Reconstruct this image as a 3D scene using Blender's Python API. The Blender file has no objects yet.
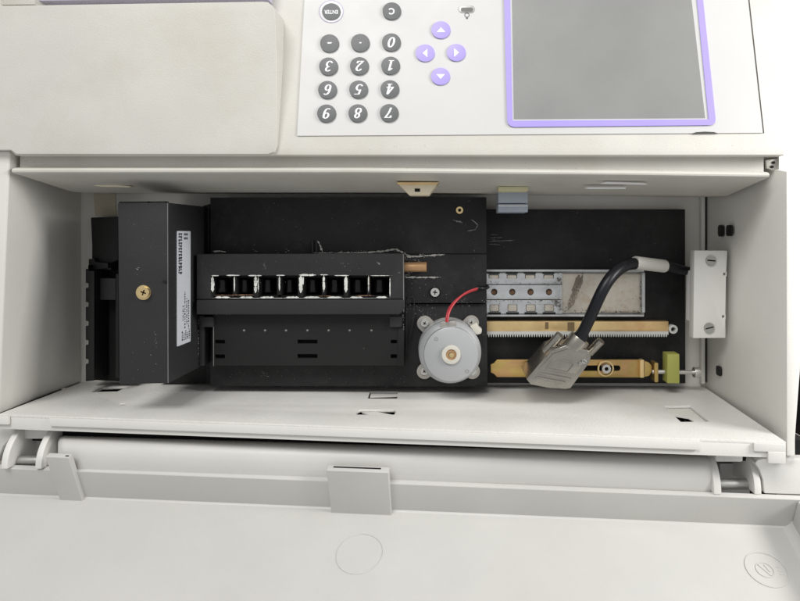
import bpy, bmesh, math, random
from mathutils import Vector, Matrix
random.seed(7)
R = math.radians
scene = bpy.context.scene
COL = scene.collection

# ------------------------------------------------------------------ camera
D = 0.30                      # camera height above the front plane of the compartment (m)
VX, VY, FPX = 460.0, 235.0, 600.0   # optical axis and focal length in photo pixels (800 x 601)
cam = bpy.data.cameras.new("camera")
cam.sensor_width = 36.0
cam.lens = FPX / 800 * 36
cam.shift_x = (400 - VX) / 800
cam.shift_y = -(300.5 - VY) / 800
cam.clip_start = 0.01
cam.clip_end = 50
cam_o = bpy.data.objects.new("camera", cam)
cam_o.location = (0, 0, D)
COL.objects.link(cam_o)
scene.camera = cam_o

# ------------------------------------------------------------------ light
w = bpy.data.worlds.new("World")
scene.world = w
w.use_nodes = True
bg = w.node_tree.nodes["Background"]
bg.inputs[0].default_value = (0.97, 0.985, 1.0, 1)
bg.inputs[1].default_value = 0.53

def area(name, loc, target, size, size_y, power, color):
    l = bpy.data.lights.new(name, 'AREA')
    l.shape = 'RECTANGLE'; l.size = size; l.size_y = size_y
    l.energy = power; l.color = color
    o = bpy.data.objects.new(name, l)
    o.location = loc
    o.rotation_euler = (Vector(target) - Vector(loc)).to_track_quat('-Z', 'Y').to_euler()
    COL.objects.link(o)
    return o

area("window_light", (0.52, 0.19, 0.225), (-0.10, -0.02, -0.03), 0.20, 0.20, 3.2, (1.0, 0.985, 0.965))
area("ceiling_light", (-0.40, 1.2, 1.1), (0, 0, 0), 0.9, 0.55, 19.0, (1.0, 0.985, 0.96))

scene.view_settings.view_transform = 'Standard'
scene.view_settings.look = 'None'
scene.view_settings.exposure = 0.0
scene.view_settings.gamma = 1.0

# ------------------------------------------------------------------ materials
def mat(name, color, rough=0.5, metal=0.0, var=0.06, bump=0.15, bscale=900.0, speck=None, speck_amt=0.0,
        speck_scale=420.0, coat=0.0, dirt=None, dirt_amt=0.0, dirt_scale=14.0, spec=0.5):
    m = bpy.data.materials.new(name); m.use_nodes = True
    nt = m.node_tree; N = nt.nodes; L = nt.links
    b = N["Principled BSDF"]
    tc = N.new("ShaderNodeTexCoord")
    c = (*color, 1)
    # broad mottling
    n1 = N.new("ShaderNodeTexNoise"); n1.inputs["Scale"].default_value = 28; n1.inputs["Detail"].default_value = 5
    L.new(tc.outputs["Object"], n1.inputs["Vector"])
    mr = N.new("ShaderNodeMapRange"); mr.inputs[1].default_value = 0.3; mr.inputs[2].default_value = 0.7
    mr.inputs[3].default_value = 1 - var; mr.inputs[4].default_value = 1 + var
    L.new(n1.outputs[0], mr.inputs[0])
    mul = N.new("ShaderNodeVectorMath"); mul.operation = 'SCALE'
    mul.inputs[0].default_value = color
    L.new(mr.outputs[0], mul.inputs["Scale"])
    last = mul.outputs[0]
    if dirt:
        nd = N.new("ShaderNodeTexNoise"); nd.inputs["Scale"].default_value = dirt_scale; nd.inputs["Detail"].default_value = 8
        nd.inputs["Roughness"].default_value = 0.7
        L.new(tc.outputs["Object"], nd.inputs["Vector"])
        rd = N.new("ShaderNodeMapRange"); rd.inputs[1].default_value = 0.48; rd.inputs[2].default_value = 0.72
        rd.inputs[3].default_value = 0; rd.inputs[4].default_value = dirt_amt
        L.new(nd.outputs[0], rd.inputs[0])
        mx = N.new("ShaderNodeMix"); mx.data_type = 'RGBA'
        L.new(rd.outputs[0], mx.inputs[0]); L.new(last, mx.inputs[6]); mx.inputs[7].default_value = (*dirt, 1)
        last = mx.outputs[2]
    if speck:
        ns = N.new("ShaderNodeTexNoise"); ns.inputs["Scale"].default_value = speck_scale; ns.inputs["Detail"].default_value = 2
        L.new(tc.outputs["Object"], ns.inputs["Vector"])
        rs = N.new("ShaderNodeMapRange"); rs.inputs[1].default_value = 1 - speck_amt; rs.inputs[2].default_value = 1.02 - speck_amt * 0.9
        L.new(ns.outputs[0], rs.inputs[0])
        mx = N.new("ShaderNodeMix"); mx.data_type = 'RGBA'
        L.new(rs.outputs[0], mx.inputs[0]); L.new(last, mx.inputs[6]); mx.inputs[7].default_value = (*speck, 1)
        last = mx.outputs[2]
    L.new(last, b.inputs["Base Color"])
    nr = N.new("ShaderNodeTexNoise"); nr.inputs["Scale"].default_value = 60; nr.inputs["Detail"].default_value = 4
    L.new(tc.outputs["Object"], nr.inputs["Vector"])
    rr = N.new("ShaderNodeMapRange"); rr.inputs[3].default_value = max(0.02, rough - 0.1); rr.inputs[4].default_value = min(1, rough + 0.1)
    L.new(nr.outputs[0], rr.inputs[0]); L.new(rr.outputs[0], b.inputs["Roughness"])
    b.inputs["Metallic"].default_value = metal
    b.inputs["Specular IOR Level"].default_value = spec
    b.inputs["Coat Weight"].default_value = coat
    if bump:
        nb = N.new("ShaderNodeTexNoise"); nb.inputs["Scale"].default_value = bscale; nb.inputs["Detail"].default_value = 3
        L.new(tc.outputs["Object"], nb.inputs["Vector"])
        bp = N.new("ShaderNodeBump"); bp.inputs["Strength"].default_value = bump; bp.inputs["Distance"].default_value = 0.0003
        L.new(nb.outputs[0], bp.inputs["Height"]); L.new(bp.outputs[0], b.inputs["Normal"])
    return m

M = {}
M['beige']  = mat("beige_plastic", (0.55, 0.533, 0.49), 0.5, var=0.045, bump=0.3, bscale=1500, speck=(0.18, 0.15, 0.11), speck_amt=0.20, speck_scale=260, dirt=(0.47, 0.43, 0.345), dirt_amt=0.45, dirt_scale=18)
M['grey_plastic'] = mat("grey_plastic", (0.65, 0.64, 0.61), 0.5, var=0.03, bump=0.22, bscale=1500, dirt=(0.46, 0.43, 0.37), dirt_amt=0.2)
M['lid']    = mat("lid_plastic", (0.505, 0.50, 0.478), 0.42, var=0.03, bump=0.2, bscale=1400, dirt=(0.48, 0.45, 0.40), dirt_amt=0.18, dirt_scale=9)
M['ledge'] = mat("ledge_plastic", (0.65, 0.64, 0.61), 0.55, var=0.03, bump=0.7, bscale=1150, dirt=(0.47, 0.45, 0.40), dirt_amt=0.3, dirt_scale=22)
M['roll'] = mat("roll_plastic", (0.57, 0.56, 0.535), 0.42, var=0.03, bump=0.2, bscale=1400)
M['panel']  = mat("panel_sheet", (0.54, 0.537, 0.525), 0.4, var=0.015, bump=0.08, bscale=2200)
M['lilac']  = mat("lilac_print", (0.35, 0.285, 0.70), 0.4, var=0.02, bump=0.08)
M['key']    = mat("key_grey", (0.085, 0.089, 0.091), 0.45, var=0.04, bump=0.1)
M['white']  = mat("white_print", (0.82, 0.82, 0.82), 0.5, var=0.01, bump=0)
M['pale_lilac'] = mat("pale_lilac", (0.52, 0.50, 0.62), 0.45, var=0.02, bump=0.1)
M['ring']   = mat("mauve_print", (0.42, 0.38, 0.52), 0.5, var=0.01, bump=0)
M['screen'] = mat("screen_film", (0.235, 0.235, 0.228), 0.28, var=0.05, bump=0.05)
M['screen_edge'] = mat("screen_edge", (0.50, 0.50, 0.49), 0.4, var=0.02, bump=0)
M['led']    = mat("lamp_lens", (0.06, 0.06, 0.055), 0.3, var=0.1, bump=0)
M['groove'] = mat("dark_gap", (0.05, 0.048, 0.045), 0.8, var=0.1, bump=0)
M['black']  = mat("black_anodised", (0.0105, 0.0105, 0.0112), 0.55, spec=0.3, var=0.25, bump=0.35, bscale=1700, speck=(0.11, 0.105, 0.10), speck_amt=0.25, speck_scale=380, dirt=(0.035, 0.034, 0.034), dirt_amt=0.5, dirt_scale=60)
M['black_smooth'] = mat("black_painted_metal", (0.022, 0.022, 0.0235), 0.5, spec=0.3, var=0.12, bump=0.4, bscale=1900, speck=(0.11, 0.11, 0.105), speck_amt=0.225, speck_scale=300)
M['black_plastic'] = mat("black_plastic", (0.009, 0.009, 0.009), 0.5, spec=0.3, var=0.15, bump=0.2, speck=(0.08, 0.08, 0.08), speck_amt=0.25)
M['void']   = mat("hollow_black", (0.004, 0.004, 0.004), 0.9, var=0.1, bump=0)
M['cable']  = mat("cable_rubber", (0.006, 0.0065, 0.009), 0.36, spec=0.3, var=0.1, bump=0.12, bscale=500)
M['sleeve'] = mat("sleeve_plastic", (0.55, 0.54, 0.50), 0.45, var=0.05, bump=0.15)
M['steel']  = mat("zinc_steel", (0.60, 0.61, 0.62), 0.34, metal=0.6, var=0.1, bump=0.2, dirt=(0.22, 0.21, 0.2), dirt_amt=0.5, dirt_scale=90)
M['steel_dull'] = mat("dull_steel", (0.40, 0.40, 0.38), 0.45, metal=0.7, var=0.15, bump=0.2, dirt=(0.12, 0.10, 0.08), dirt_amt=0.5, dirt_scale=120)
M['motor']  = mat("motor_can", (0.37, 0.38, 0.385), 0.4, metal=0.25, var=0.03, bump=0.1, bscale=1400)
M['motor_base'] = mat("motor_base", (0.40, 0.38, 0.35), 0.42, metal=0.6, var=0.1, bump=0.15, dirt=(0.2, 0.16, 0.11), dirt_amt=0.4, dirt_scale=80)
M['nylon']  = mat("ivory_nylon", (0.52, 0.50, 0.44), 0.4, var=0.03, bump=0.1)
M['rack']   = mat("rack_nylon", (0.50, 0.50, 0.48), 0.45, var=0.05, bump=0.1)
M['clip_beige'] = mat("clip_beige", (0.70, 0.62, 0.46), 0.45, var=0.05, bump=0.1)
M['clip_yellow'] = mat("clip_yellow", (0.58, 0.54, 0.33), 0.45, var=0.05, bump=0.1)
M['patch'] = mat("corner_patch", (0.55, 0.50, 0.39), 0.5)
M['clip_grey'] = mat("clip_bluegrey", (0.33, 0.37, 0.43), 0.5, var=0.05, bump=0.2)
M['gold']   = mat("passivated_zinc", (0.52, 0.37, 0.13), 0.34, metal=0.85, var=0.25, bump=0.15, dirt=(0.62, 0.30, 0.20), dirt_amt=0.95, dirt_scale=48)
M['gold_bar'] = mat("gold_bar", (0.78, 0.58, 0.29), 0.34, metal=0.7, var=0.2, bump=0.1, dirt=(0.62, 0.32, 0.15), dirt_amt=0.85, dirt_scale=26)
M['tan']    = mat("silver_gold_plate", (0.64, 0.59, 0.51), 0.36, metal=0.7, var=0.12, bump=0.4, bscale=500, speck=(0.22, 0.17, 0.12), speck_amt=0.3, speck_scale=700, dirt=(0.50, 0.38, 0.25), dirt_amt=0.75, dirt_scale=110)
M['plate_smear'] = mat("plate_smear", (0.24, 0.205, 0.165), 0.45, metal=0.5, var=0.4, bump=0.4, dirt=(0.60, 0.53, 0.44), dirt_amt=0.8, dirt_scale=160)
M['gloss_black'] = mat("gloss_black", (0.003, 0.003, 0.003), 0.22, var=0.2, bump=0.3, bscale=300, spec=0.35)
M['smudge'] = mat("grease_and_shade_smear", (0.10, 0.085, 0.07), 0.6, var=0.3, bump=0.2)
M['bar_cable_shade'] = mat("bar_cable_shade", (0.20, 0.14, 0.07), 0.5, metal=0.4, var=0.3, bump=0.2)  # dark tone that paints the cable's shadow and reflection on the gold bar
M['copper'] = mat("copper_pin", (0.44, 0.26, 0.13), 0.4, metal=0.45, var=0.12, bump=0.1)
M['brass']  = mat("brass_screw", (0.72, 0.55, 0.28), 0.3, metal=0.85, var=0.1, bump=0.05)
M['screw']  = mat("nickel_screw", (0.60, 0.59, 0.56), 0.32, metal=0.8, var=0.1, bump=0.05)
M['lime']   = mat("lime_block", (0.31, 0.32, 0.075), 0.5, var=0.1, bump=0.2, dirt=(0.30, 0.22, 0.08), dirt_amt=0.5, dirt_scale=100)
M['hood']   = mat("zinc_hood", (0.34, 0.32, 0.285), 0.28, metal=0.9, var=0.08, bump=0.2, bscale=700, dirt=(0.17, 0.155, 0.13), dirt_amt=0.5, dirt_scale=60)
M['red']    = mat("red_wire", (0.42, 0.03, 0.04), 0.4, var=0.05, bump=0)
M['sticker'] = mat("sticker_paper", (0.56, 0.58, 0.62), 0.45, var=0.03, bump=0.1)
M['ink']    = mat("ink", (0.03, 0.03, 0.035), 0.6, var=0.05, bump=0)
M['chip']   = mat("chipped_white", (0.62, 0.63, 0.59), 0.4, var=0.3, bump=0.3, dirt=(0.22, 0.22, 0.20), dirt_amt=0.9, dirt_scale=260)
M['rust']   = mat("rust", (0.20, 0.11, 0.06), 0.7, var=0.2, bump=0.2)
M['pale_scuff'] = mat("pale_scuff", (0.33, 0.32, 0.30), 0.55, var=0.35, bump=0.2)
M['scuff']  = mat("scuff", (0.16, 0.155, 0.15), 0.6, var=0.3, bump=0.2)
M['wall']   = mat("compartment_paint", (0.69, 0.675, 0.63), 0.5, var=0.035, bump=0.35, bscale=1300, dirt=(0.52, 0.48, 0.41), dirt_amt=0.2)
M['table']  = mat("table_top", (0.30, 0.26, 0.22), 0.6, var=0.1, bump=0.1)

# ------------------------------------------------------------------ geometry helpers
def at(px, py, z):
    d = D - z
    return Vector(((px - VX) * d / FPX, -(py - VY) * d / FPX, z))

def hit(px, py, P, Nn):
    o = Vector((0, 0, D)); d = Vector(((px - VX) / FPX, -(py - VY) / FPX, -1.0))
    t = (P - o).dot(Nn) / d.dot(Nn)
    return o + d * t

def circ(cx, cy, rx, ry=None, n=32, a0=0.0):
    ry = rx if ry is None else ry
    return [(cx + rx * math.cos(a0 + 2 * math.pi * i / n), cy + ry * math.sin(a0 + 2 * math.pi * i / n)) for i in range(n)]

def rect(x0, y0, x1, y1, r=0.0, n=5):
    if r <= 0: return [(x0, y0), (x1, y0), (x1, y1), (x0, y1)]
    out = []
    for cx, cy, a in ((x1 - r, y0 + r, -90), (x1 - r, y1 - r, 0), (x0 + r, y1 - r, 90), (x0 + r, y0 + r, 180)):
        for k in range(n + 1):
            t = R(a + 90 * k / n)
            out.append((cx + r * math.cos(t), cy + r * math.sin(t)))
    return out

def flat2d(outlines):
    """triangulated plate with holes, from 2D outlines: list of (x, y, side) verts and faces"""
    S = 100.0
    cu = bpy.data.curves.new("tmp", 'CURVE'); cu.dimensions = '2D'; cu.fill_mode = 'BOTH'; cu.extrude = 0.5
    for pts in outlines:
        s = cu.splines.new('POLY'); s.points.add(len(pts) - 1); s.use_cyclic_u = True
        for q, (x, y) in zip(s.points, pts): q.co = (x / S, y / S, 0, 1)
    ob = bpy.data.objects.new("tmp", cu)
    me = bpy.data.meshes.new_from_object(ob)
    bm = bmesh.new(); bm.from_mesh(me)
    bmesh.ops.remove_doubles(bm, verts=bm.verts, dist=1e-5)
    bpy.data.objects.remove(ob); bpy.data.curves.remove(cu); bpy.data.meshes.remove(me)
    return bm, S

def finish(name, bm, m, parent=None, bevel=0.0, seg=2, smooth=35):
    bmesh.ops.recalc_face_normals(bm, faces=bm.faces)
    if bevel > 0:
        ed = [e for e in bm.edges if len(e.link_faces) == 2 and e.calc_face_angle(0) > R(38)]
        if ed:
            bmesh.ops.bevel(bm, geom=ed, offset=bevel, segments=seg, affect='EDGES', clamp_overlap=True, profile=0.6)
    me = bpy.data.meshes.new(name); bm.to_mesh(me); bm.free()
    for p in me.polygons: p.use_smooth = True
    me.set_sharp_from_angle(angle=R(smooth))
    me.materials.append(m)
    o = bpy.data.objects.new(name, me); COL.objects.link(o)
    if parent is not None: attach(o, parent)
    return o

def attach(o, parent):
    o.parent = parent
    if parent.type == 'EMPTY':
        o.matrix_parent_inverse = Matrix.Translation(-parent.location)

def prism(name, outlines, z, depth, m, parent=None, bevel=0.0003, seg=2):
    """plate facing the camera: outline in photo pixels, lying at height z (number or function), extruded down by depth"""
    if not isinstance(outlines[0], list): outlines = [outlines]
    bm, S = flat2d(outlines)
    zf = z if callable(z) else (lambda x, y: z)
    for v in bm.verts:
        x, y = v.co.x * S, v.co.y * S
        zt = zf(x, y)
        p = at(x, y, zt)
        v.co = p if v.co.z > 0 else p - Vector((0, 0, depth))
    return finish(name, bm, m, parent, bevel, seg)

def plate(name, outlines, O, U, V, Nn, depth, m, parent=None, bevel=0.0003, seg=2):
    """plate in an arbitrary plane: outline in metres along U, V; front face on the plane, extruded along -N"""
    if not isinstance(outlines[0], list): outlines = [outlines]
    outlines = [[(x * 100, y * 100) for x, y in o] for o in outlines]
    bm, S = flat2d(outlines)
    for v in bm.verts:
        x, y = v.co.x * S / 100, v.co.y * S / 100
        p = O + U * x + V * y
        v.co = p if v.co.z > 0 else p - Nn * depth
    return finish(name, bm, m, parent, bevel, seg)

def hexa(name, c, m, parent=None, bevel=0.0004, seg=2):
    """c: 4 corners of one face then 4 of the opposite face"""
    bm = bmesh.new()
    v = [bm.verts.new(p) for p in c]
    for f in ((0, 1, 2, 3), (7, 6, 5, 4), (0, 4, 5, 1), (1, 5, 6, 2), (2, 6, 7, 3), (3, 7, 4, 0)):
        bm.faces.new([v[i] for i in f])
    return finish(name, bm, m, parent, bevel, seg)

def block(name, x0, y0, x1, y1, z, depth, m, parent=None, bevel=0.0003, seg=2):
    return prism(name, rect(x0, y0, x1, y1), z, depth, m, parent, bevel, seg)

def loft(name, stations, m, parent=None, bevel=0.0, smooth=40):
    bm = bmesh.new()
    rows = [[bm.verts.new(p) for p in s] for s in stations]
    n = len(rows[0])
    for a, b in zip(rows, rows[1:]):
        for i in range(n):
            j = (i + 1) % n
            bm.faces.new((a[i], a[j], b[j], b[i]))
    bm.faces.new(rows[0]); bm.faces.new(list(reversed(rows[-1])))
    return finish(name, bm, m, parent, bevel, smooth=smooth)

def tube(name, pts, r, m, parent=None, seg=10, radii=None):
    cu = bpy.data.curves.new("tmp", 'CURVE'); cu.dimensions = '3D'; cu.bevel_depth = r
    cu.bevel_resolution = 4; cu.use_fill_caps = True; cu.resolution_u = seg
    s = cu.splines.new('NURBS'); s.points.add(len(pts) - 1)
    for i, (q, p) in enumerate(zip(s.points, pts)):
        q.co = (*p, 1)
        if radii: q.radius = radii[i]
    s.order_u = min(4, len(pts)); s.use_endpoint_u = True
    ob = bpy.data.objects.new("tmp", cu)
    me = bpy.data.meshes.new_from_object(ob)
    bm = bmesh.new(); bm.from_mesh(me)
    bmesh.ops.remove_doubles(bm, verts=bm.verts, dist=1e-6)
    bpy.data.objects.remove(ob); bpy.data.curves.remove(cu); bpy.data.meshes.remove(me)
    return finish(name, bm, m, parent, 0, smooth=50)

def cylinder(name, a, b, r, m, parent=None, n=28, bevel=0.0003, r2=None):
    a = Vector(a); b = Vector(b)
    ax = (b - a).normalized()
    u = ax.orthogonal().normalized(); v = ax.cross(u)
    r2 = r if r2 is None else r2
    bm = bmesh.new()
    A = [bm.verts.new(a + (u * math.cos(2 * math.pi * i / n) + v * math.sin(2 * math.pi * i / n)) * r) for i in range(n)]
    B = [bm.verts.new(b + (u * math.cos(2 * math.pi * i / n) + v * math.sin(2 * math.pi * i / n)) * r2) for i in range(n)]
    for i in range(n):
        j = (i + 1) % n
        bm.faces.new((A[i], A[j], B[j], B[i]))
    bm.faces.new(list(reversed(A))); bm.faces.new(B)
    return finish(name, bm, m, parent, bevel)

def empty(name, loc, label, cat):
    o = bpy.data.objects.new(name, None); o.location = loc
    o.empty_display_size = 0.02
    COL.objects.link(o)
    o["label"] = label; o["category"] = cat
    return o

def merge_marks(bm, m, part):
    """worn spots and scratches belong to the surface they are on: add them to that part's own mesh"""
    n = len(part.data.materials)
    for k, q in enumerate(part.data.materials):
        if q == m: n = k; break
    else: part.data.materials.append(m)
    for f in bm.faces: f.material_index = n
    tmp = bpy.data.meshes.new("tmp"); bm.to_mesh(tmp); bm.free()
    b = bmesh.new(); b.from_mesh(part.data); b.from_mesh(tmp)
    b.to_mesh(part.data); b.free(); bpy.data.meshes.remove(tmp)
    return part

def flakes(name, strokes, z, m, parent, seed=1):
    """chipped paint / scratch marks: strokes = (x0, y0, x1, y1, spread, count, size) in photo pixels"""
    rnd = random.Random(seed)
    bm = bmesh.new()
    for (x0, y0, x1, y1, sp, cnt, sz) in strokes:
        for k in range(cnt):
            t = rnd.random()
            cx = x0 + (x1 - x0) * t + rnd.gauss(0, sp * 0.5); cy = y0 + (y1 - y0) * t + rnd.gauss(0, sp)
            n = rnd.randint(4, 7); s = sz * rnd.uniform(0.3, 1.0)
            el = rnd.uniform(1.0, 2.6); a0 = math.atan2(y1 - y0, x1 - x0) + rnd.gauss(0, 0.35)
            zz = z + rnd.uniform(0.00002, 0.00025)
            vs = []
            for i in range(n):
                a = 2 * math.pi * i / n
                rr = s * rnd.uniform(0.6, 1.0)
                lx, ly = rr * el * math.cos(a), rr * math.sin(a)
                vs.append(bm.verts.new(at(cx + lx * math.cos(a0) - ly * math.sin(a0), cy + lx * math.sin(a0) + ly * math.cos(a0), zz)))
            bm.faces.new(vs)
    for f in bm.faces:
        f.normal_update()
        if f.normal.z < 0: f.normal_flip()
    return merge_marks(bm, m, parent)

def screw(px, py, z, r, m, parent, drive='cross', ang=0.4, h=0.0016, washer=None):
    """pan-head screw with a recessed drive; z is the surface it is screwed into"""
    if washer:
        prism("washer", [circ(px, py, washer), circ(px, py, r * 0.6)], z + 0.0006, 0.0006, m, parent, 0.0001)
        z = z + 0.0006
    def rot(pts):
        c, s = math.cos(ang), math.sin(ang)
        return [(px + x * c - y * s, py + x * s + y * c) for x, y in pts]
    if drive == 'cross':
        a, b = r * 0.13, r * 0.52
        hole = rot([(b, a), (a, a), (a, b), (-a, b), (-a, a), (-b, a), (-b, -a), (-a, -a), (-a, -b), (a, -b), (a, -a), (b, -a)])
    elif drive == 'slot':
        hole = rot([(r * 0.8, r * 0.13), (-r * 0.8, r * 0.13), (-r * 0.8, -r * 0.13), (r * 0.8, -r * 0.13)])
    else:
        hole = rot([(r * 0.5 * math.cos(i * math.pi / 3), r * 0.5 * math.sin(i * math.pi / 3)) for i in range(6)])
    def dome(x, y):
        q = ((x - px) ** 2 + (y - py) ** 2) / (r * r)
        return z + h
    s = prism("screw", [circ(px, py, r), hole], dome, h, m, parent, bevel=0.0)
    # rounded shoulder: pull the outer rim down
    c = at(px, py, z + h); rr = (circ(px, py, r)[0][0] - px) * (D - z - h) / FPX
    bm = bmesh.new(); bm.from_mesh(s.data)
    ed = [e for e in bm.edges if len(e.link_faces) == 2 and e.calc_face_angle(0) > R(38)
          and all((v.co.xy - c.xy).length > rr * 0.93 and v.co.z > z + h * 0.7 for v in e.verts)]
    bmesh.ops.bevel(bm, geom=ed, offset=min(h * 0.6, rr * 0.35), segments=3, affect='EDGES', clamp_overlap=True)
    bm.to_mesh(s.data); bm.free()
    for p in s.data.polygons: p.use_smooth = True
    s.data.set_sharp_from_angle(angle=R(40))
    prism("drive_recess", circ(px, py, r * 0.72, n=16), z + h * 0.35, h * 0.3, M['void'], s, 0)
    return s

def ragged(name, strips, z, m, parent, seed=1, lo=0.05, hi=1.2, gap=0.12):
    """worn, chipped bands with uneven edges: strips = (x0, y0, x1, y1, width) in photo pixels"""
    rnd = random.Random(seed); bm = bmesh.new()
    for x0, y0, x1, y1, wd in strips:
        L_ = math.hypot(x1 - x0, y1 - y0); n = max(4, int(L_ / 0.8))
        nx, ny = -(y1 - y0) / L_, (x1 - x0) / L_
        pa = pb = None; wa = wb = 0.5
        zz = z + rnd.uniform(0.00003, 0.00012)
        for i in range(n + 1):
            t = i / n
            wa = 0.6 * wa + 0.4 * rnd.uniform(lo, hi); wb = 0.6 * wb + 0.4 * rnd.uniform(lo, hi)
            env = min(1, 5 * t + 0.1, 5 * (1 - t) + 0.1) * (0.25 if rnd.random() < gap else 1)
            cx, cy = x0 + (x1 - x0) * t, y0 + (y1 - y0) * t
            a = bm.verts.new(at(cx + nx * wa * wd * env * 0.5, cy + ny * wa * wd * env * 0.5, zz))
            b = bm.verts.new(at(cx - nx * wb * wd * env * 0.5, cy - ny * wb * wd * env * 0.5, zz))
            if pa: bm.faces.new((pa, pb, b, a))
            pa, pb = a, b
    for f in bm.faces:
        f.normal_update()
        if f.normal.z < 0: f.normal_flip()
    return merge_marks(bm, m, parent)

# text and digits --------------------------------------------------
def text_mesh(name, body, size, fn, m, parent, thick=0.00004, offset=0.0, shear=0.0):
    cu = bpy.data.curves.new("tmp", 'FONT'); cu.body = body; cu.size = 1.0
    cu.align_x = 'CENTER'; cu.align_y = 'CENTER'; cu.offset = offset; cu.shear = shear
    cu.resolution_u = 3
    ob = bpy.data.objects.new("tmp", cu)
    me = bpy.data.meshes.new_from_object(ob)
    bm = bmesh.new(); bm.from_mesh(me)
    for v in bm.verts: v.co = fn(v.co.x * size, v.co.y * size)
    bpy.data.objects.remove(ob); bpy.data.curves.remove(cu); bpy.data.meshes.remove(me)
    bmesh.ops.recalc_face_normals(bm, faces=bm.faces)
    for f in bm.faces:
        if f.normal.z < 0: f.normal_flip()
    me = bpy.data.meshes.new(name); bm.to_mesh(me); bm.free(); me.materials.append(m)
    o = bpy.data.objects.new(name, me); COL.objects.link(o); attach(o, parent)
    return o

def arc(cx, cy, rx, ry, a0, a1, n=14):
    return [(cx + rx * math.cos(R(a0 + (a1 - a0) * i / n)), cy + ry * math.sin(R(a0 + (a1 - a0) * i / n))) for i in range(n + 1)]

DIGITS = {   # broad-nib strokes in a box 0..0.62 wide, 0..1 high
    '0': [arc(.31, .5, .24, .46, 0, 360, 28)],
    '1': [[(.14, .80), (.34, .96), (.34, .02)], [(.16, .02), (.52, .02)]],
    '2': [arc(.30, .72, .22, .24, 160, -20) + [(.40, .45), (.20, .22), (.08, .05)], [(.06, .05), (.54, .05), (.57, .20)]],
    '3': [arc(.28, .75, .20, .21, 150, -90), arc(.28, .27, .24, .26, 90, -150)],
    '4': [[(.40, .97), (.05, .33), (.60, .33)], [(.43, .97), (.43, .02)], [(.28, .02), (.58, .02)]],
    '5': [[(.54, .95), (.18, .95), (.13, .55)], [(.13, .55)] + arc(.28, .31, .25, .28, 110, -150)],
    '6': [[(.52, .90), (.40, .96)] + arc(.36, .50, .27, .46, 95, 200) + arc(.31, .29, .22, .26, 180, 360) + arc(.31, .29, .22, .26, 0, 180)],
    '7': [[(.08, .78), (.10, .94), (.58, .94)], [(.58, .94), (.34, .45), (.26, .02)]],
    '8': [arc(.31, .74, .19, .21, 0, 360, 24), arc(.31, .27, .23, .25, 0, 360, 24)],
    '9': [[(.10, .10), (.22, .04)] + arc(.26, .50, .27, .46, -85, 20) + arc(.31, .71, .22, .26, 0, 180) + arc(.31, .71, .22, .26, 180, 360)],
    '-': [[(.18, .46), (.46, .46)]],
    '.': [[(.26, .50), (.34, .50)]],
}
def digit_mesh(ch, fn, m, parent):
    nib, hair = 0.098, 0.036
    if ch in '-.': nib, hair = 0.07, 0.065
    segs = []
    for st in DIGITS[ch]:
        segs += list(zip(st, st[1:]))
    G = 1 / 44.0
    def inside(x, y):
        for (ax, ay), (bx, by) in segs:
            # anisotropic distance: wide horizontally, thin vertically
            ax_, bx_ = ax / nib, bx / nib; ay_, by_ = ay / hair, by / hair
            px, py = x / nib, y / hair
            dx, dy = bx_ - ax_, by_ - ay_
            l = dx * dx + dy * dy
            t = 0 if l == 0 else max(0, min(1, ((px - ax_) * dx + (py - ay_) * dy) / l))
            if (px - ax_ - t * dx) ** 2 + (py - ay_ - t * dy) ** 2 <= 1: return True
        return False
    bm = bmesh.new(); cache = {}
    def vert(i, j):
        if (i, j) not in cache:
            x, y = i * G - 0.1, j * G - 0.1
            cache[(i, j)] = bm.verts.new(fn(x - 0.31 + 0.26 * (y - 0.5), y - 0.5))
        return cache[(i, j)]
    for i in range(int(0.85 / G)):
        for j in range(int(1.2 / G)):
            if inside((i + .5) * G - 0.1, (j + .5) * G - 0.1):
                bm.faces.new((vert(i, j), vert(i + 1, j), vert(i + 1, j + 1), vert(i, j + 1)))
    for f in bm.faces:
        f.normal_update()
        if f.normal.z < 0: f.normal_flip()
    me = bpy.data.meshes.new("legend"); bm.to_mesh(me); bm.free(); me.materials.append(m)
    o = bpy.data.objects.new("legend", me); COL.objects.link(o); attach(o, parent)
    return o

# ------------------------------------------------------------------ setting
TZ = -0.17
bm = bmesh.new()
for p in ((-1.5, -1.2), (1.5, -1.2), (1.5, 1.2), (-1.5, 1.2)): bm.verts.new((p[0], p[1], TZ))
bm.faces.new(bm.verts)
tb = finish("table", bm, M['table']); tb["kind"] = "structure"

# ------------------------------------------------------------------ the instrument
SP = empty("laboratory_instrument", (-0.03, 0, TZ),
           "beige laboratory instrument with keypad, grey screen and opened compartment lid", "laboratory instrument")
BK = -0.081                               # back of the compartment
def zp(x, y): return D - 1.0 / (3.201 + 0.0011447 * min(150.0, y))   # sloping front of the panel (a true plane)

HOUS = prism("upper_housing", [(-70, -45), (770, -45), (777, 60), (785, 147), (785, 155.5), (15, 155.5), (9, 150), (-70, 150)],
      lambda x, y: zp(x, y), 0.05, M['beige'], SP, 0.0009, 3)
cov = prism("cover", [(-70, 7), (-2, 6), (262, 1.6), (268, 2.2), (273, 6.5), (275, 13), (276.5, 60), (276.5, 145), (274, 152), (268, 154.2), (16, 154.2), (11, 150), (-70, 150)],
      0.0055, 0.022, M['beige'], SP, 0.0008, 3)
prism("rear_panel", [(36, -40), (268, -40), (267, -2.2), (37, 0.9)], -0.004, 0.012, M['pale_lilac'], SP, 0.0004)
prism("rear_panel", [(0.6, -40), (35, -40), (34.5, 4.5), (0.6, 5)], -0.001, 0.012, M['beige'], SP, 0.0004)

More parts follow.
